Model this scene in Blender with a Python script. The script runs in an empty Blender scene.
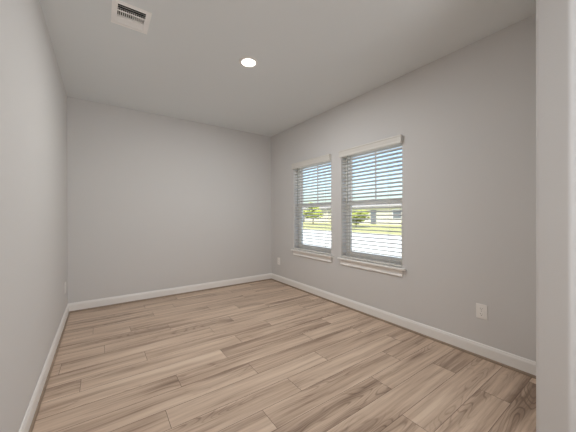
import bpy, bmesh, math, random
from mathutils import Vector, Matrix
random.seed(7)
S = bpy.context.scene
COL = S.collection
PI = math.pi

# ---------------------------------------------------------------- camera
cam_d = bpy.data.cameras.new('camera')
cam = bpy.data.objects.new('camera', cam_d)
COL.objects.link(cam)
cam_d.sensor_width = 36.0
cam_d.sensor_fit = 'HORIZONTAL'
cam_d.lens = 264.52 / 576 * 36
cam_d.clip_start = 0.02
cam_d.clip_end = 500
CAM = Vector((0, 0, 1.2405))
cam.matrix_world = (Matrix.Translation(CAM) @ Matrix.Rotation(-0.6144, 4, 'Z')
                    @ Matrix.Rotation(PI / 2 - 0.0021, 4, 'X') @ Matrix.Rotation(-0.0024, 4, 'Z'))
S.camera = cam

# ---------------------------------------------------------------- sky, sun, lights, exposure
W = bpy.data.worlds.new('sky')
S.world = W
W.use_nodes = True
nt = W.node_tree
nt.nodes.clear()
wo = nt.nodes.new('ShaderNodeOutputWorld')
bg = nt.nodes.new('ShaderNodeBackground')
sky = nt.nodes.new('ShaderNodeTexSky')
sky.sky_type = 'NISHITA'
sky.sun_disc = False
sky.sun_elevation = math.radians(55)
sky.sun_rotation = math.radians(232)
sky.air_density = 1.0
sky.dust_density = 3.0
sky.ozone_density = 1.0
bg.inputs['Strength'].default_value = 0.44
nt.links.new(sky.outputs[0], bg.inputs['Color'])
nt.links.new(bg.outputs[0], wo.inputs['Surface'])

sun_d = bpy.data.lights.new('sun', 'SUN')
sun_d.energy = 6.5
sun_d.angle = math.radians(0.6)
sun_d.color = (1.0, 0.95, 0.86)
sun = bpy.data.objects.new('sun', sun_d)
COL.objects.link(sun)
sun.rotation_euler = Vector((.45, .35, -.82)).to_track_quat('-Z', 'Y').to_euler()   # high, from behind the house


def area(name, loc, power, size, color, shape='DISK', rot=(0, 0, 0), size_y=None):
    d = bpy.data.lights.new(name, 'AREA')
    d.energy = power
    d.shape = shape
    d.size = size
    if size_y:
        d.size_y = size_y
    d.color = color
    o = bpy.data.objects.new(name, d)
    COL.objects.link(o)
    o.location = loc
    o.rotation_euler = rot
    return o


area('hall_up_fill', (1.25, -3.0, 0.50), 80, 2.4, (0.97, 1.0, 1.03), 'RECTANGLE', (math.radians(155), 0, 0), 1.2)  # added panel low in the hall, aimed up to brighten the room's ceiling
area('hall_lamp', (0.2, -1.2, 2.73), 10, 1.0, (0.99, 0.99, 1.0))

S.view_settings.view_transform = 'Standard'
S.view_settings.look = 'None'
S.view_settings.gamma = 1
S.view_settings.use_curve_mapping = False
S.view_settings.exposure = -0.16
S.cycles.use_denoising = True
S.cycles.max_bounces = 16
S.cycles.diffuse_bounces = 10
S.cycles.transparent_max_bounces = 24
S.cycles.sample_clamp_indirect = 6
S.cycles.caustics_reflective = False
S.cycles.caustics_refractive = False

# ---------------------------------------------------------------- dimensions (metres)
XL, XR = -0.355, 2.704          # left and right wall
YB = 4.392                      # back wall
H = 2.77
YF0, YF1 = 0.266, 0.406         # wall the camera looks through
XJ = 1.955                      # its end, the near jamb
XO = 2.876                      # outer face of the window wall
WIN = [(2.754, 3.657), (1.653, 2.557)]
ZS, ZH = 0.658, 2.105           # window opening


# ---------------------------------------------------------------- helpers
class MB:
    """collects shapes and links them as one mesh object"""

    def __init__(self):
        self.bm = bmesh.new()

    def box(self, x0, x1, y0, y1, z0, z1, bev=0.0, seg=2):
        r = bmesh.ops.create_cube(self.bm, size=1)
        vs = r['verts']
        for v in vs:
            v.co = Vector(((x0 + x1) / 2 + v.co.x * (x1 - x0), (y0 + y1) / 2 + v.co.y * (y1 - y0),
                           (z0 + z1) / 2 + v.co.z * (z1 - z0)))
        if bev:
            es = list({e for v in vs for e in v.link_edges})
            bmesh.ops.bevel(self.bm, geom=es, offset=bev, segments=seg, affect='EDGES', profile=0.5)
        return self

    def prism(self, prof, p0, p1, up=Vector((0, 0, 1)), out=Vector((1, 0, 0))):
        """profile (out, up) swept straight from p0 to p1, capped"""
        p0, p1 = Vector(p0), Vector(p1)
        a = [self.bm.verts.new(p0 + out * s + up * t) for s, t in prof]
        b = [self.bm.verts.new(p1 + out * s + up * t) for s, t in prof]
        n = len(prof)
        for i in range(n):
            j = (i + 1) % n
            self.bm.faces.new((a[i], a[j], b[j], b[i]))
        self.bm.faces.new(a[::-1])
        self.bm.faces.new(b)
        return self

    def lathe(self, prof, c, seg=48, up=1):
        """profile of (radius, height) turned round the z axis at c"""
        rings = []
        for r, z in prof:
            if r < 1e-6:
                rings.append([self.bm.verts.new((c[0], c[1], c[2] + z * up))])
            else:
                rings.append([self.bm.verts.new((c[0] + r * math.cos(2 * PI * k / seg),
                                                 c[1] + r * math.sin(2 * PI * k / seg), c[2] + z * up))
                              for k in range(seg)])
        for A, B in zip(rings, rings[1:]):
            for k in range(seg):
                l = (k + 1) % seg
                q = [A[k % len(A)], A[l % len(A)], B[l % len(B)], B[k % len(B)]]
                u = []
                for v in q:
                    if v not in u:
                        u.append(v)
                if len(u) > 2:
                    self.bm.faces.new(u)
        return self

    def tube(self, pts, r, seg=8):
        pts = [Vector(p) for p in pts]
        rings = []
        for i, p in enumerate(pts):
            d = (pts[min(i + 1, len(pts) - 1)] - pts[max(i - 1, 0)]).normalized()
            u = d.orthogonal().normalized() if abs(d.z) < .9 else Vector((1, 0, 0))
            w = d.cross(u).normalized()
            u = w.cross(d)
            rr = r[i] if isinstance(r, (list, tuple)) else r
            rings.append([self.bm.verts.new(p + (u * math.cos(2 * PI * k / seg) + w * math.sin(2 * PI * k / seg)) * rr)
                          for k in range(seg)])
        for A, B in zip(rings, rings[1:]):
            for k in range(seg):
                self.bm.faces.new((A[k], A[(k + 1) % seg], B[(k + 1) % seg], B[k]))
        self.bm.faces.new(rings[0][::-1])
        self.bm.faces.new(rings[-1])
        return self

    def cells(self, us, vs, w0, w1, holes, axes):
        """slab w0..w1 made of the grid cells us x vs, open where holes say; axes = (u, v, w) axis numbers"""
        solid = {}
        for i in range(len(us) - 1):
            for j in range(len(vs) - 1):
                cu, cv = (us[i] + us[i + 1]) / 2, (vs[j] + vs[j + 1]) / 2
                solid[i, j] = not any(a < cu < b and c < cv < d for a, b, c, d in holes)
        cache = {}

        def V(i, j, k):
            if (i, j, k) not in cache:
                co = [0, 0, 0]
                co[axes[0]], co[axes[1]], co[axes[2]] = us[i], vs[j], (w0, w1)[k]
                cache[i, j, k] = self.bm.verts.new(co)
            return cache[i, j, k]
        for (i, j), s in solid.items():
            if not s:
                continue
            for k in (0, 1):
                self.bm.faces.new([V(i, j, k), V(i + 1, j, k), V(i + 1, j + 1, k), V(i, j + 1, k)])
            for di, dj, (a, b) in ((-1, 0, ((i, j), (i, j + 1))), (1, 0, ((i + 1, j), (i + 1, j + 1))),
                                   (0, -1, ((i, j), (i + 1, j))), (0, 1, ((i, j + 1), (i + 1, j + 1)))):
                if not solid.get((i + di, j + dj), False):
                    self.bm.faces.new([V(*a, 0), V(*b, 0), V(*b, 1), V(*a, 1)])
        return self

    def build(self, name, m, parent=None, smooth=False, origin=None):
        bmesh.ops.recalc_face_normals(self.bm, faces=self.bm.faces[:])
        me = bpy.data.meshes.new(name)
        o = bpy.data.objects.new(name, me)
        COL.objects.link(o)
        base = Vector((0, 0, 0))
        if parent is not None:
            o.parent = parent
            q = parent
            while q is not None:
                base = base + q.location
                q = q.parent
        loc = Vector(origin) if origin is not None else base
        bmesh.ops.translate(self.bm, verts=self.bm.verts[:], vec=-loc)
        self.bm.to_mesh(me)
        self.bm.free()
        o.location = loc - base
        if m is not None:
            me.materials.append(m)
        if smooth:
            for p in me.polygons:
                p.use_smooth = True
            try:
                me.set_sharp_from_angle(angle=math.radians(40))
            except Exception:
                pass
        return o


def tag(o, label, cat, group=None, kind=None):
    o['label'] = label
    o['category'] = cat
    if group:
        o['group'] = group
    if kind:
        o['kind'] = kind
    return o


def struct(o, label=None, cat=None):
    o['kind'] = 'structure'
    if label:
        o['label'] = label
    if cat:
        o['category'] = cat
    return o


def empty(name, loc):
    o = bpy.data.objects.new(name, None)
    COL.objects.link(o)
    o.location = loc
    o.empty_display_size = 0.05
    return o


def lin(r, g, b):
    f = lambda c: (c / 255 / 12.92) if c / 255 <= 0.04045 else ((c / 255 + 0.055) / 1.055) ** 2.4
    return (f(r), f(g), f(b), 1)


def mat(name, color, rough=0.6, bump=0.0, bscale=200.0, metal=0.0, var=0.0, spec=0.5, vscale=6.0):
    m = bpy.data.materials.new(name)
    m.use_nodes = True
    t = m.node_tree
    b = t.nodes['Principled BSDF']
    b.inputs['Base Color'].default_value = color
    b.inputs['Roughness'].default_value = rough
    b.inputs['Metallic'].default_value = metal
    b.inputs['Specular IOR Level'].default_value = spec
    tc = t.nodes.new('ShaderNodeTexCoord')
    if var:
        n = t.nodes.new('ShaderNodeTexNoise')
        n.inputs['Scale'].default_value = vscale
        n.inputs['Detail'].default_value = 5
        t.links.new(tc.outputs['Object'], n.inputs['Vector'])
        mx = t.nodes.new('ShaderNodeMix')
        mx.data_type = 'RGBA'
        mx.inputs['A'].default_value = tuple(c * (1 - var) for c in color[:3]) + (1,)
        mx.inputs['B'].default_value = tuple(min(1, c * (1 + var)) for c in color[:3]) + (1,)
        t.links.new(n.outputs['Fac'], mx.inputs['Factor'])
        t.links.new(mx.outputs['Result'], b.inputs['Base Color'])
    if bump:
        n2 = t.nodes.new('ShaderNodeTexNoise')
        n2.inputs['Scale'].default_value = bscale
        n2.inputs['Detail'].default_value = 2
        t.links.new(tc.outputs['Object'], n2.inputs['Vector'])
        bp = t.nodes.new('ShaderNodeBump')
        bp.inputs['Strength'].default_value = bump
        bp.inputs['Distance'].default_value = 0.002
        t.links.new(n2.outputs['Fac'], bp.inputs['Height'])
        t.links.new(bp.outputs['Normal'], b.inputs['Normal'])
    return m


M = {}
M['wall'] = mat('wall_paint', (0.67, 0.66, 0.65, 1), 0.75, bump=0.25, bscale=140, spec=0.3)
M['ceiling'] = mat('ceiling_paint', (0.77, 0.80, 0.81, 1), 0.85, bump=0.3, bscale=120, spec=0.2)
M['trim'] = mat('white_trim_paint', (0.86, 0.845, 0.82, 1), 0.4)
M['white'] = mat('white_plastic', (0.90, 0.88, 0.85, 1), 0.35)
M['slat'] = mat('white_faux_wood', (0.70, 0.68, 0.635, 1), 0.4)
M['vinyl'] = mat('white_vinyl', (0.92, 0.90, 0.86, 1), 0.4)
M['vent'] = mat('white_enamel', (0.95, 0.94, 0.92, 1), 0.35)
M['duct'] = mat('dark_duct', (0.05, 0.05, 0.05, 1), 0.7)
M['slot'] = mat('socket_slot', (0.03, 0.03, 0.03, 1), 0.6)
M['metal'] = mat('steel_screw', (0.6, 0.6, 0.58, 1), 0.35, metal=0.9)
M['cord'] = mat('white_cord', (0.75, 0.74, 0.70, 1), 0.7)
M['wand'] = mat('clear_grey_wand', (0.35, 0.35, 0.33, 1), 0.25)
M['subfloor'] = mat('dark_seam', (0.20, 0.145, 0.11, 1), 0.8)
M['shoe'] = mat('taupe_shoe_moulding', (0.30, 0.225, 0.165, 1), 0.5, var=0.15, vscale=30)
M['lawn'] = mat('lawn_grass', (0.36, 0.35, 0.15, 1), 0.9, var=0.3, vscale=1.5)
M['concrete'] = mat('pale_concrete', (0.55, 0.54, 0.52, 1), 0.9, var=0.08, vscale=2)
M['leaf_a'] = mat('yellow_green_leaves', (0.34, 0.38, 0.07, 1), 0.7, var=0.35, vscale=3)
M['leaf_b'] = mat('grey_green_leaves', (0.20, 0.26, 0.10, 1), 0.7, var=0.35, vscale=3)
M['stucco'] = mat('cream_stucco', (0.66, 0.63, 0.52, 1), 0.9, bump=0.3, bscale=20)
M['shingle'] = mat('grey_shingles', (0.30, 0.28, 0.26, 1), 0.9, var=0.3, vscale=5)
M['slate'] = mat('slate_grey', (0.16, 0.17, 0.20, 1), 0.3)
M['bark'] = mat('grey_bark', (0.16, 0.12, 0.09, 1), 0.9, bump=0.6, bscale=30)


def glow(name, color, strength):
    m = bpy.data.materials.new(name)
    m.use_nodes = True
    t = m.node_tree
    b = t.nodes['Principled BSDF']
    b.inputs['Base Color'].default_value = (0.85, 0.85, 0.85, 1)
    b.inputs['Emission Color'].default_value = color
    b.inputs['Emission Strength'].default_value = strength
    return m


def glass():
    m = bpy.data.materials.new('window_glass')
    m.use_nodes = True
    t = m.node_tree
    t.nodes.remove(t.nodes['Principled BSDF'])
    out = t.nodes['Material Output']
    tr = t.nodes.new('ShaderNodeBsdfTransparent')
    tr.inputs['Color'].default_value = (0.93, 0.96, 0.95, 1)
    gl = t.nodes.new('ShaderNodeBsdfGlossy')
    gl.inputs['Roughness'].default_value = 0.02
    fr = t.nodes.new('ShaderNodeFresnel')
    fr.inputs['IOR'].default_value = 1.45
    mx = t.nodes.new('ShaderNodeMixShader')
    ge = t.nodes.new('ShaderNodeNewGeometry')
    ml = t.nodes.new('ShaderNodeMath')
    ml.operation = 'MULTIPLY'
    iv = t.nodes.new('ShaderNodeMath')
    iv.operation = 'SUBTRACT'
    iv.inputs[0].default_value = 1.0
    t.links.new(ge.outputs['Backfacing'], iv.inputs[1])
    t.links.new(fr.outputs[0], ml.inputs[0])
    t.links.new(iv.outputs[0], ml.inputs[1])
    t.links.new(ml.outputs[0], mx.inputs[0])
    t.links.new(tr.outputs[0], mx.inputs[1])
    t.links.new(gl.outputs[0], mx.inputs[2])
    t.links.new(mx.outputs[0], out.inputs['Surface'])
    return m


M['glass'] = glass()


def plank_mat():
    """laminate planks: grain runs along the plank, each plank has its own seed and tone (mesh attributes)"""
    m = bpy.data.materials.new('oak_laminate_planks')
    m.use_nodes = True
    t = m.node_tree
    N, L = t.nodes, t.links
    b = N['Principled BSDF']

    def nd(kind, **kw):
        n = N.new(kind)
        for k, v in kw.items():
            setattr(n, k, v)
        return n

    def math_(op, a, bb=None, c=None, clamp=False):
        n = nd('ShaderNodeMath', operation=op)
        n.use_clamp = clamp
        for i, x in enumerate((a, bb, c)):
            if x is None:
                continue
            if isinstance(x, (int, float)):
                n.inputs[i].default_value = x
            else:
                L.new(x, n.inputs[i])
        return n.outputs[0]
    at = nd('ShaderNodeAttribute', attribute_name='plank')       # u along, v across, seed
    sp = nd('ShaderNodeSeparateXYZ')
    L.new(at.outputs['Vector'], sp.inputs[0])
    u, v, s = sp.outputs
    s50 = math_('MULTIPLY', s, 57.0)

    def noise(us, vs, detail, rough=0.5, dv=None, off=0.0):
        cb = nd('ShaderNodeCombineXYZ')
        L.new(math_('MULTIPLY', u, us), cb.inputs[0])
        vv = math_('MULTIPLY', v, vs)
        if dv is not None:
            vv = math_('ADD', vv, dv)
        L.new(vv, cb.inputs[1])
        L.new(math_('ADD', s50, off), cb.inputs[2])
        n = nd('ShaderNodeTexNoise')
        n.inputs['Scale'].default_value = 1
        n.inputs['Detail'].default_value = detail
        n.inputs['Roughness'].default_value = rough
        L.new(cb.outputs[0], n.inputs['Vector'])
        return n.outputs['Fac']
    wob = math_('MULTIPLY', math_('SUBTRACT', noise(2.2, 3.0, 2, off=3.1), 0.5), 0.6)
    streak = noise(0.70, 15.0, 3, 0.6, dv=wob)                   # broad heart streaks
    field = noise(1.3, 8.5, 1.2, 0.4, dv=wob, off=11.7)           # cathedral figure: contour lines of a stretched field
    rings = math_('PINGPONG', math_('MULTIPLY', field, 18.0), 0.5)
    line = math_('SUBTRACT', 1.0, math_('MULTIPLY', rings, 5.0, clamp=True), clamp=True)
    where = nd('ShaderNodeMapRange')
    where.inputs['From Min'].default_value = 0.50
    where.inputs['From Max'].default_value = 0.68
    L.new(noise(0.9, 4.0, 1, off=23.0), where.inputs['Value'])
    line = math_('MULTIPLY', line, where.outputs['Result'])
    fibre = noise(5.0, 190.0, 2, 0.6, off=5.0)
    fib2 = noise(2.0, 48.0, 2, 0.6, dv=wob, off=8.0)
    tone = nd('ShaderNodeAttribute', attribute_name='tone')
    f = math_('ADD', math_('MULTIPLY', math_('SUBTRACT', streak, 0.5), 1.7), 0.61)
    f = math_('ADD', f, math_('MULTIPLY', math_('SUBTRACT', fib2, 0.5), 0.75))
    f = math_('ADD', f, math_('MULTIPLY', math_('SUBTRACT', fibre, 0.5), 0.42))
    f = math_('SUBTRACT', f, math_('MULTIPLY', line, 0.36))
    f = math_('SUBTRACT', f, math_('MULTIPLY', where.outputs['Result'], 0.13))
    f = math_('ADD', f, tone.outputs['Fac'])
    cr = nd('ShaderNodeValToRGB')
    e = cr.color_ramp.elements
    e[0].position = 0.0
    e[0].color = (0.225, 0.150, 0.104, 1)
    e[1].position = 1.0
    e[1].color = (0.730, 0.580, 0.452, 1)
    for p, c in ((0.25, (0.360, 0.257, 0.189, 1)), (0.5, (0.530, 0.393, 0.296, 1)), (0.72, (0.635, 0.485, 0.372, 1))):
        k = e.new(p)
        k.color = c
    L.new(f, cr.inputs[0])
    L.new(cr.outputs[0], b.inputs['Base Color'])
    b.inputs['Roughness'].default_value = 0.42
    b.inputs['Specular IOR Level'].default_value = 0.4
    bp = nd('ShaderNodeBump')
    bp.inputs['Strength'].default_value = 0.08
    bp.inputs['Distance'].default_value = 0.001
    L.new(fibre, bp.inputs['Height'])
    L.new(bp.outputs[0], b.inputs['Normal'])
    return m


# ---------------------------------------------------------------- floor: planks 175 mm x 1220 mm laid along x
def build_floor():
    PW, PL, Y0 = 0.1793, 1.252, 0.038
    joint = {3: 2.196, 4: 1.524, 5: 2.267, 6: 1.689, 7: 0.834, 8: 1.154, 9: 0.330, 10: 1.002, 11: 0.471, 12: 0.895,
             13: -0.129, 14: 0.318, 15: -0.277, 16: 0.020, 17: 0.615, 18: 0.256, 19: 1.175, 20: 0.533, 21: 0.810, 22: 0.477,
             23: 0.922, 24: 0.205}
    # tone of a few planks the photo shows clearly lighter or darker: (row, index of the plank to the right of joint)
    tones = {(9, 0): .10, (9, -1): -.10, (10, -1): -.04, (10, 0): -.06, (10, 1): .02, (8, 0): .02, (8, -1): .06, (7, 0): .05,
             (6, 0): .03, (6, -1): -.02, (5, 0): -.16, (5, -1): .05, (5, 1): .0, (4, 0): .07, (4, -1): .04, (3, 0): -.10, (3, -1): .03, (2, 0): -.08,
             (2, 1): -.08, (3, 1): -.1, (12, -1): .12, (12, 0): -.08, (11, 0): -.03, (13, 0): .02, (11, -1): -.02, (14, -1): .0, (14, 0): -.03, (14, 1): .09}
    bm = bmesh.new()
    la = bm.verts.layers.float_vector.new('plank')
    lt = bm.verts.layers.float.new('tone')
    x0, x1, y0, y1 = -1.6, XR, -6.2, YB
    g, c, th = 0.0002, 0.0011, 0.004
    k = math.floor((y0 - Y0) / PW)
    while Y0 + k * PW < y1:
        a, bb = Y0 + k * PW, Y0 + (k + 1) * PW
        rnd = random.Random(k * 31 + 5)
        jx = joint.get(k, rnd.uniform(0, PL))
        n = math.floor((x0 - jx) / PL)
        while jx + n * PL < x1:
            p, q = jx + n * PL, jx + (n + 1) * PL
            r2 = random.Random(k * 101 + n * 7 + 3)
            seed = r2.random()
            tone = tones.get((k, n), r2.uniform(-0.05, 0.05))
            uo, vo = r2.uniform(0, 20), r2.uniform(0, 5)
            X0, X1 = max(p, x0), min(q, x1)
            Ya, Yb = max(a, y0), min(bb, y1)
            if X1 - X0 > 0.01 and Yb - Ya > 0.01:
                vs = {}
                for nm, ins, z in (('t', g + c, 0.0), ('m', g, -c * 0.8), ('b', g, -th)):
                    for i, (x, y) in enumerate(((X0 + ins, Ya + ins), (X1 - ins, Ya + ins), (X1 - ins, Yb - ins), (X0 + ins, Yb - ins))):
                        w = bm.verts.new((x, y, z))
                        w[la] = (x - p + uo, y - a + vo, seed)
                        w[lt] = tone
                        vs[nm, i] = w
                bm.faces.new([vs['t', i] for i in range(4)])
                for i in range(4):
                    j = (i + 1) % 4
                    for A, B in (('t', 'm'), ('m', 'b')):
                        fc = bm.faces.new((vs[A, j], vs[A, i], vs[B, i], vs[B, j]))
                        fc.material_index = 1
            n += 1
        k += 1
    r = bmesh.ops.create_cube(bm, size=1)
    for w in r['verts']:
        w.co = Vector(((x0 + x1) / 2 + w.co.x * (x1 - x0 + .3), (y0 + y1) / 2 + w.co.y * (y1 - y0 + .3), -0.054 + w.co.z * 0.10))
        for fc in w.link_faces:
            fc.material_index = 1
    me = bpy.data.meshes.new('floor')
    bm.to_mesh(me)
    bm.free()
    me.materials.append(plank_mat())
    me.materials.append(M['subfloor'])
    o = bpy.data.objects.new('floor', me)
    COL.objects.link(o)
    struct(o, 'light oak laminate plank floor with brown grain', 'floor')


build_floor()

# ---------------------------------------------------------------- walls, ceiling
VENT = (0.066, 0.318, 2.222, 2.505)        # x0, x1, y0, y1 of the air vent on the ceiling
LAMP = (1.203, 2.38)
vh = (VENT[0] + .03, VENT[1] - .03, VENT[2] + .02, VENT[3] - .034)
m = MB()
m.cells([-1.6, vh[0], vh[1], XO], [-6.2, vh[2], vh[3], YB + .12], H, H + 0.15, [vh], (0, 1, 2))
struct(m.build('ceiling', M['ceiling']), 'smooth pale grey ceiling', 'ceiling')

m = MB().box(XL - .12, XL, YF0, YB + .12, 0, H)
struct(m.build('wall_left', M['wall']), 'plain light grey wall on the left', 'wall')
m = MB().box(XL, XR, YB, YB + .12, 0, H)
struct(m.build('wall_back', M['wall']), 'plain light greige wall at the back', 'wall')
m = MB()
ys = sorted({-6.2, YB + .12, *[w for a in WIN for w in a]})
m.cells(ys, [0, ZS - .022, ZH, H], XR, XO, [(a, b, ZS - .022, ZH) for a, b in WIN], (1, 2, 0))
struct(m.build('wall_right', M['wall']), 'light greige wall with the two windows', 'wall')
# wall the photo is taken through: a wide cased opening with bullnose corner on its right end
m = MB()
RB = 0.019
prof = [(XR, YF0), (XR, YF1)]
for cy_, a0 in ((YF1 - RB, PI / 2), (YF0 + RB, PI)):
    prof += [(XJ + RB + RB * math.cos(a0 + PI / 2 * i / 10), cy_ + RB * math.sin(a0 + PI / 2 * i / 10)) for i in range(11)]
m.prism(prof, (0, 0, 0), (0, 0, H), up=Vector((0, 1, 0)), out=Vector((1, 0, 0)))
m.box(XL, XJ + .012, YF0 + .002, YF1 - .002, 2.52, H)
struct(m.build('wall_front', M['wall']), 'end of the wall at the right edge, beside the opening', 'wall')
# the hall the camera stands in
m = MB().box(-1.6, XR, -6.2, -6.08, 0, H)
struct(m.build('wall_hall_rear', M['wall']))
m = MB().box(-1.6, -1.48, -6.08, YF0, 0, H)
struct(m.build('wall_hall_left', M['wall']))
m = MB().box(-1.48, XL - .12, YF0, YF1, 0, H)
struct(m.build('wall_hall_front', M['wall']))

# ---------------------------------------------------------------- baseboards with a wood-toned shoe moulding
BP = [(0, 0), (0.014, 0), (0.014, 0.090), (0.0125, 0.100), (0.009, 0.108), (0.0075, 0.1155), (0.004, 0.120), (0, 0.120)]
SP = [(0.0, 0.0)] + [(0.012 * math.cos(a), 0.020 * math.sin(a)) for a in [PI / 2 * i / 6 for i in range(7)]]


def baseboard(side, p0, p1, out):
    e = struct(empty('baseboard_' + side, ((p0[0] + p1[0]) / 2, (p0[1] + p1[1]) / 2, 0)),
               'white baseboard with brown shoe moulding along the %s wall' % side, 'baseboard')
    o = Vector(out)
    MB().prism(BP, p0, p1, out=o).build('board', M['trim'], e)
    q = [Vector(p) + o * 0.014 for p in (p0, p1)]
    s = MB().prism(SP, q[0], q[1], out=o).build('shoe_moulding', M['shoe'], e, smooth=True)
    s['label'] = 'brown shoe moulding'


baseboard('left', (XL, YF1, 0), (XL, YB, 0), (1, 0, 0))
baseboard('back', (XL, YB, 0), (XR, YB, 0), (0, -1, 0))
baseboard('right', (XR, YB, 0), (XR, YF1, 0), (-1, 0, 0))


# ---------------------------------------------------------------- windows
def window(n, y0, y1, where):
    w = struct(empty('window_%d' % n, (XR + .14, (y0 + y1) / 2, ZS)),
               'white single hung window %s' % where, 'window')
    xa, xb = XO - .075, XO - .005                 # vinyl frame depth
    fw = 0.038
    ym = (y0 + y1) / 2
    f = MB()
    f.box(xa, xb, y0, y0 + fw, ZS, ZH, .003)
    f.box(xa, xb, y1 - fw, y1, ZS, ZH, .003)
    f.box(xa, xb, y0 + fw, y1 - fw, ZH - fw, ZH, .003)
    f.box(xa, xb, y0 + fw, y1 - fw, ZS, ZS + fw, .003)
    f.build('window_frame', M['vinyl'], w)
    zm = 1.415
    # upper sash, set to the outside, with one vertical muntin
    u = MB()
    ux0, ux1, r = XO - .038, XO - .012, 0.028
    a, b = y0 + fw, y1 - fw
    u.box(ux0, ux1, a, a + r, zm - .02, ZH - fw, .002)
    u.box(ux0, ux1, b - r, b, zm - .02, ZH - fw, .002)
    u.box(ux0, ux1, a + r, b - r, ZH - fw - r, ZH - fw, .002)
    u.box(ux0, ux1, a + r, b - r, zm - .02, zm + .016, .002)
    us = u.build('upper_sash', M['vinyl'], w)
    MB().box(ux0 + .010, ux0 + .016, a + r, b - r, zm + .016, ZH - fw - r).build('pane', M['glass'], us)
    MB().box(ux0 + .004, ux0 + .022, ym - .009, ym + .009, zm + .016, ZH - fw - r, .002).build('muntin', M['vinyl'], us)
    # lower sash, inside
    l = MB()
    lx0, lx1, r2 = XO - .068, XO - .040, 0.036
    l.box(lx0, lx1, a, a + r2, ZS + fw, zm + .018, .002)
    l.box(lx0, lx1, b - r2, b, ZS + fw, zm + .018, .002)
    l.box(lx0, lx1, a + r2, b - r2, ZS + fw, ZS + fw + .05, .002)
    l.box(lx0, lx1, a + r2, b - r2, zm - .026, zm + .018, .002)
    ls = l.build('lower_sash', M['vinyl'], w)
    MB().box(lx0 + .010, lx0 + .016, a + r2, b - r2, ZS + fw + .05, zm - .026).build('pane', M['glass'], ls)
    k = MB().box(lx0 - .012, lx0 + .006, ym - .03, ym + .03, zm + .016, zm + .030, .003)
    k.build('sash_lock', M['vinyl'], ls)
    # stool and apron
    s = MB()
    nose = [(0, ZS - .022), (-.034, ZS - .022), (-.038, ZS - .020), (-.040, ZS - .016), (-.040, ZS - .006), (-.038, ZS - .002), (-.034, ZS), (0, ZS)]
    s.prism(nose, (XR, y0 - .042, 0), (XR, y1 + .042, 0))
    s.box(XR + .0002, xa, y0 + .0005, y1 - .0005, ZS - .0218, ZS - .0003)
    s.build('window_sill', M['trim'], w)
    ap = [(0, 0), (-.010, 0), (-.017, .006), (-.017, .014), (-.011, .022), (-.011, .060), (-.014, .066), (-.014, .074), (0, .074)]
    MB().prism(ap, (XR, y0 - .008, ZS - .096), (XR, y1 + .008, ZS - .096)).build('apron', M['trim'], w)
    return w


def blind(y0, y1, label):
    e = tag(empty('window_blind', (XR + .03, (y0 + y1) / 2, ZH)), label, 'window blind', None)
    yc = (y0 + y1) / 2
    # valance: moulded front board with returns to the wall
    vp = [(-.041, .006), (-.038, 0), (-.029, 0), (-.029, .090), (-.043, .090), (-.045, .086), (-.045, .079), (-.041, .072), (-.039, .030), (-.041, .018)]
    v = MB().prism(vp, (XR, y0 - .008, 2.029), (XR, y1 + .006, 2.029))
    v.box(XR - .030, XR - .0005, y0 - .008, y0 + .002, 2.030, 2.115)
    v.box(XR - .030, XR - .0005, y1 - .004, y1 + .006, 2.030, 2.115)
    v.build('valance', M['slat'], e)
    MB().box(XR + .004, XR + .058, y0 + .004, y1 - .004, 2.053, ZH - .002, .003).build('headrail', M['slat'], e)
    # slats: crowned, slightly tilted
    s = MB()
    xs, half, pitch, th = XR + .030, .0250, .0465, .0034
    tilt = math.radians(TILT)
    z = 2.031
    zb = ZS + .036
    zz = []
    while z > zb + .035:
        zz.append(z)
        z -= pitch
    for z in zz:
        prof = []
        for i in range(7):
            t = -1 + 2 * i / 6
            prof.append((t * half, .0022 * (1 - t * t) + th / 2))
        for i in range(6, -1, -1):
            t = -1 + 2 * i / 6
            prof.append((t * half, .0022 * (1 - t * t) - th / 2))
        c_, s_ = math.cos(tilt), math.sin(tilt)
        prof = [(a * c_ - b * s_, a * s_ + b * c_) for a, b in prof]
        s.prism(prof, (xs, y0 + .006, z), (xs, y1 - .006, z))
    s.build('slats', M['slat'], e, smooth=True)
    MB().box(xs - .025, xs + .025, y0 + .006, y1 - .006, zb - .030, zb - .010, .004, 3).build('bottom_rail', M['slat'], e)
    for yy in (yc - .275, yc + .275):
        l = MB()
        for dx in (-.0262, .0262):
            l.box(xs + dx - .0011, xs + dx + .0011, yy - .0016, yy + .0016, zb - .02, 2.06)
        l.build('ladder_cord', M['cord'], e)
    yw = y1 - .125
    wd = MB().tube([(XR - .012, yw, 2.05), (XR - .014, yw, 1.99), (XR - .014, yw, 1.43)], .0042, 6)
    wd.lathe([(0, -.03), (.006, -.028), (.0068, -.012), (.0045, 0), (0, 0)], (XR - .014, yw, 1.43), 8)
    wn = wd.build('tilt_wand', M['wand'], e, smooth=True)
    wn['label'] = 'grey tilt wand'
    return e


TILT = -16
window(1, *WIN[0], 'nearer the back corner')
window(2, *WIN[1], 'nearer the middle of the right wall')
blind(*WIN[0], 'white slatted blind in the window nearer the back corner')
blind(*WIN[1], 'white slatted blind in the window farther from the back corner')


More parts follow.
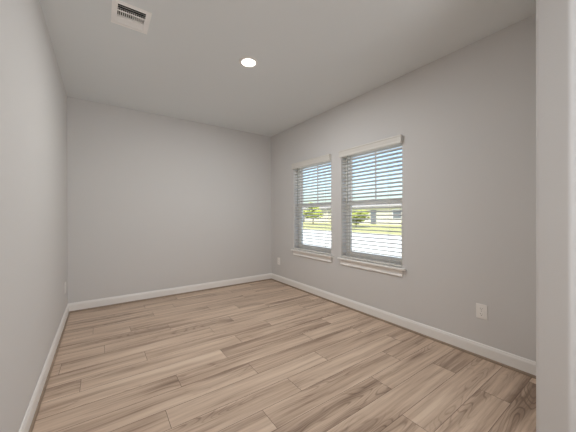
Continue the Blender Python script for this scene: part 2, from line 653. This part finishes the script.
# ---------------------------------------------------------------- power outlets
def outlet(p, out, label):
    """duplex outlet on a wall: p is its centre on the wall, out points into the room"""
    e = tag(empty('power_outlet', p), label, 'outlet', None)
    p, o = Vector(p), Vector(out)
    side = Vector((0, 0, 1)).cross(o)

    def slab(name, m_, a0, a1, z0, z1, d0, d1, par, bev=.0015):
        b = MB()
        b.box(a0, a1, d0, d1, z0, z1, bev)
        for v in b.bm.verts:
            c = v.co.copy()
            v.co = p + side * c.x + o * c.y + Vector((0, 0, c.z))
        return b.build(name, m_, par)
    slab('cover_plate', M['white'], -.042, .042, -.064, .064, .0, .006, e, .003)
    for dz in (-.024, .024):
        r = slab('receptacle', M['white'], -.018, .018, dz - .017, dz + .017, .0055, .0085, e, .004)
        b = MB()
        for a, w_, h_, z_ in ((-.007, .0016, .009, .004), (.007, .0016, .007, .004), (0, .0045, .0045, -.009)):
            b.box(a - w_ / 2, a + w_ / 2, .0082, .0089, dz + z_ - h_ / 2, dz + z_ + h_ / 2)
        for v in b.bm.verts:
            c = v.co.copy()
            v.co = p + side * c.x + o * c.y + Vector((0, 0, c.z))
        b.build('socket_slots', M['slot'], r)
    slab('screw', M['metal'], -.003, .003, -.003, .003, .0055, .0072, e, .001)
    return e


outlet((XR, .909, .401), (-1, 0, 0), 'white power outlet low on the right wall, close to the jamb')
outlet((XR, 4.13, .388), (-1, 0, 0), 'white power outlet low on the right wall, by the back corner')
outlet((XL, 4.08, .392), (1, 0, 0), 'white power outlet low on the left wall')


# ---------------------------------------------------------------- ceiling air vent
def vent():
    x0, x1, y0, y1 = VENT
    e = tag(empty('ceiling_vent', ((x0 + x1) / 2, (y0 + y1) / 2, H)),
            'white three-way air vent on the ceiling, left of the round light', 'air vent')
    m = MB()
    a, b, c, d = x0 + .036, x1 - .036, y0 + .026, y1 - .040
    t = .010
    us, vs = [x0, a, b, x1], [y0, c, d, y1]
    m.cells(us, vs, H - t, H - .0005, [(a, b, c, d)], (0, 1, 2))
    for v in m.bm.verts:                                   # thin outer lip
        if v.co.z < H - t + .001 and (v.co.x in (x0, x1) or abs(v.co.x - x0) < 1e-5 or abs(v.co.x - x1) < 1e-5
                                      or abs(v.co.y - y0) < 1e-5 or abs(v.co.y - y1) < 1e-5):
            v.co.z = H - .004
    m.build('vent_frame', M['vent'], e)
    bx = MB()
    h = vh
    bx.cells([h[0], h[1]], [h[2], h[3]], H + .14, H + .145, [], (0, 1, 2))
    g = .001
    for (p, q, r, s) in ((h[0] + g, h[0] + 2 * g, h[2] + g, h[3] - g), (h[1] - 2 * g, h[1] - g, h[2] + g, h[3] - g),
                         (h[0] + g, h[1] - g, h[2] + g, h[2] + 2 * g), (h[0] + g, h[1] - g, h[3] - 2 * g, h[3] - g)):
        bx.box(p, q, r, s, H, H + .14)
    bx.build('duct_boot', M['duct'], e)
    z1, z0 = H + .012, H - .008
    yA = c + (d - c) * .34
    yB = c + (d - c) * .68
    br = MB()
    for yy in (yA, yB):
        br.box(a, b, yy - .004, yy + .004, H - .0095, H - .004)
    br.build('louver_bar', M['vent'], e)

    def blade_x(mb, yy, lean):                             # blade running along x
        mb.prism([(-.0012, z1), (.0012, z1), (.0012 + lean, z0), (-.0012 + lean, z0)], (a, yy, 0), (b, yy, 0), out=Vector((0, 1, 0)))

    def blade_y(mb, xx, lean, ya, yb):
        mb.prism([(-.0012, z1), (.0012, z1), (.0012 + lean, z0), (-.0012 + lean, z0)], (xx, ya, 0), (xx, yb, 0), out=Vector((1, 0, 0)))
    l1 = MB()
    n = 3
    for i in range(n):
        blade_x(l1, c + (yA - .004 - c) * (i + .5) / n + .013, -.026)
    l1.build('louver', M['vent'], e)
    l2 = MB()
    n = 14
    for i in range(n):
        blade_y(l2, a + (b - a) * (i + .5) / n, .006 if i >= n / 2 else .003, yA + .004, yB - .004)
    l2.build('louver', M['vent'], e)
    l3 = MB()
    n = 5
    for i in range(n):
        blade_x(l3, yB + .004 + (d - yB - .004) * (i + .5) / n - .006, .015)
    l3.build('louver', M['vent'], e)
    for xx in (x0 + .018, x1 - .018):
        sc = MB()
        sc.lathe([(0, 0), (.0045, .0005), (.0045, .003), (0, .003)], (xx, (y0 + y1) / 2, H - .0125), 12)
        sc.build('screw', M['vent'], e)


vent()


# ---------------------------------------------------------------- recessed ceiling light (the room's own lamp)
def downlight():
    e = tag(empty('ceiling_light', (LAMP[0], LAMP[1], H)),
            'round white recessed ceiling light, switched on', 'ceiling light')
    MB().lathe([(.066, .0005), (.092, .0005), (.092, .004), (.088, .008), (.074, .011), (.068, .009), (.066, .004), (.066, .0005)],
               (LAMP[0], LAMP[1], H), 64, up=-1).build('trim_ring', M['white'], e, smooth=True)
    MB().lathe([(0, .0005), (.067, .0005), (.067, .005), (.05, .0065), (0, .007)], (LAMP[0], LAMP[1], H), 64, up=-1).build(
        'lens', glow('lamp_lens', (1.0, 0.95, 0.88, 1), 9.0), e, smooth=True)
    area('ceiling_light_beam', (LAMP[0], LAMP[1], H - .02), 30, .13, (0.97, 0.98, 0.98))


downlight()


# ---------------------------------------------------------------- outdoors
def ground(name, x0, x1, z, m_, label, cat):
    o = MB().box(x0, x1, -40, 160, z - .2, z).build(name, m_)
    struct(o, label, cat)


ground('bounce_ground', XO + .01, 5.6, -.16, M['concrete'], 'unseen ground right outside the windows, made pale to bounce light', 'bounce_ground')  # hidden strip, given pale concrete to bounce light up to blinds and ceiling
ground('street', 5.6, 17.5, -.18, M['concrete'], 'sunlit pale concrete street outside the windows', 'street')
ground('lawn_far_side', 17.5, 120, -.15, M['lawn'], 'yellow-green lawn across the street', 'lawn')


def leaves(mb, blobs, n, size, rnd):
    for _ in range(n):
        c, r = rnd.choice(blobs)
        d = Vector((rnd.gauss(0, 1), rnd.gauss(0, 1), rnd.gauss(0, 1))).normalized()
        q = Vector(c) + Vector((d.x * r[0], d.y * r[1], d.z * r[2])) * rnd.uniform(.6, 1.03)
        if q.z < -.1:
            q.z = -.1 + rnd.random() * .3
        a = Vector((rnd.gauss(0, 1), rnd.gauss(0, 1), rnd.gauss(0, 1))).normalized()
        b = a.orthogonal().normalized()
        s = size * rnd.uniform(.6, 1.3)
        vs = [mb.bm.verts.new(q + a * s * k + b * s * l) for k, l in ((-1, 0), (0, -.45), (1, 0), (0, .45))]
        mb.bm.faces.new(vs)


def tree(x, y, h, r, m_, name, label, seed, shrub=False):
    rnd = random.Random(seed)
    e = tag(empty(name, (x, y, -.15)), label, 'shrub' if shrub else 'tree')
    t = MB()
    top = h * .55
    t.tube([(x, y, -.2), (x + .05, y, top * .5), (x - .05, y + .08, top)], [h * .035, h * .026, h * .014], 8)
    for k in range(4):
        a = k * 1.6 + rnd.random()
        t.tube([(x, y, top * .6), (x + math.cos(a) * r * .3, y + math.sin(a) * r * .3, top * .95),
                (x + math.cos(a) * r * .55, y + math.sin(a) * r * .55, top * 1.2)], [h * .016, h * .011, h * .005], 6)
    t.build('trunk', M['bark'], e, smooth=True)
    blobs = []
    zc = h * (.5 if shrub else .66)
    for k in range(9):
        a = rnd.random() * 2 * PI
        rr = rnd.uniform(0, .6) * r
        blobs.append(((x + rr * math.cos(a), y + rr * math.sin(a), zc + rnd.uniform(-.22, .22) * h),
                      (r * rnd.uniform(.4, .6), r * rnd.uniform(.4, .6), h * rnd.uniform(.16, .26))))
    f = MB()
    leaves(f, blobs, 1800, r * .11, rnd)
    f.build('foliage', m_, e)


tree(24, 20.4, 2.2, 1.5, M['leaf_a'], 'shrub', 'low yellow-green shrub outdoors, behind the blind farther from the corner', 3, True)
tree(27, 31.5, 3.0, 1.9, M['leaf_a'], 'tree', 'yellow-green tree outdoors, behind the blind by the back corner', 5)


def house(x0, x1, y0, y1, label):
    """low pale house across the street"""
    e = tag(empty('house', ((x0 + x1) / 2, (y0 + y1) / 2, -.15)), label, 'house')
    MB().box(x0, x1, y0, y1, -.2, 2.55).build('house_wall', M['stucco'], e)
    xm = (x0 + x1) / 2
    MB().prism([(-.5, 2.45), (-.5, 2.6), (xm - x0, 3.5), (x1 - x0 + .5, 2.6), (x1 - x0 + .5, 2.45)],
               (x0, y0 - .4, 0), (x0, y1 + .4, 0)).build('roof', M['shingle'], e)
    for yy in (y0 + 2.4, y1 - 3.6):
        w = MB()
        w.cells([yy - .08, yy, yy + 1.3, yy + 1.38], [.72, .8, 2.0, 2.08], x0 - .06, x0 - .001, [(yy, yy + 1.3, .8, 2.0)], (1, 2, 0))
        f = w.build('house_window', M['vinyl'], e)
        MB().box(x0 - .03, x0 - .005, yy + .002, yy + 1.298, .802, 1.998).build('pane', M['slate'], f)
    yd = (y0 + y1) / 2
    MB().box(x0 - .05, x0 - .001, yd - .5, yd + .5, -.1, 2.05, .01).build('house_door', M['slate'], e)


house(34, 42, 18.5, 32.5, 'low cream house outdoors, behind the blind farther from the corner')
house(34, 42, 35.5, 50.0, 'low cream house outdoors, behind the blind by the back corner')
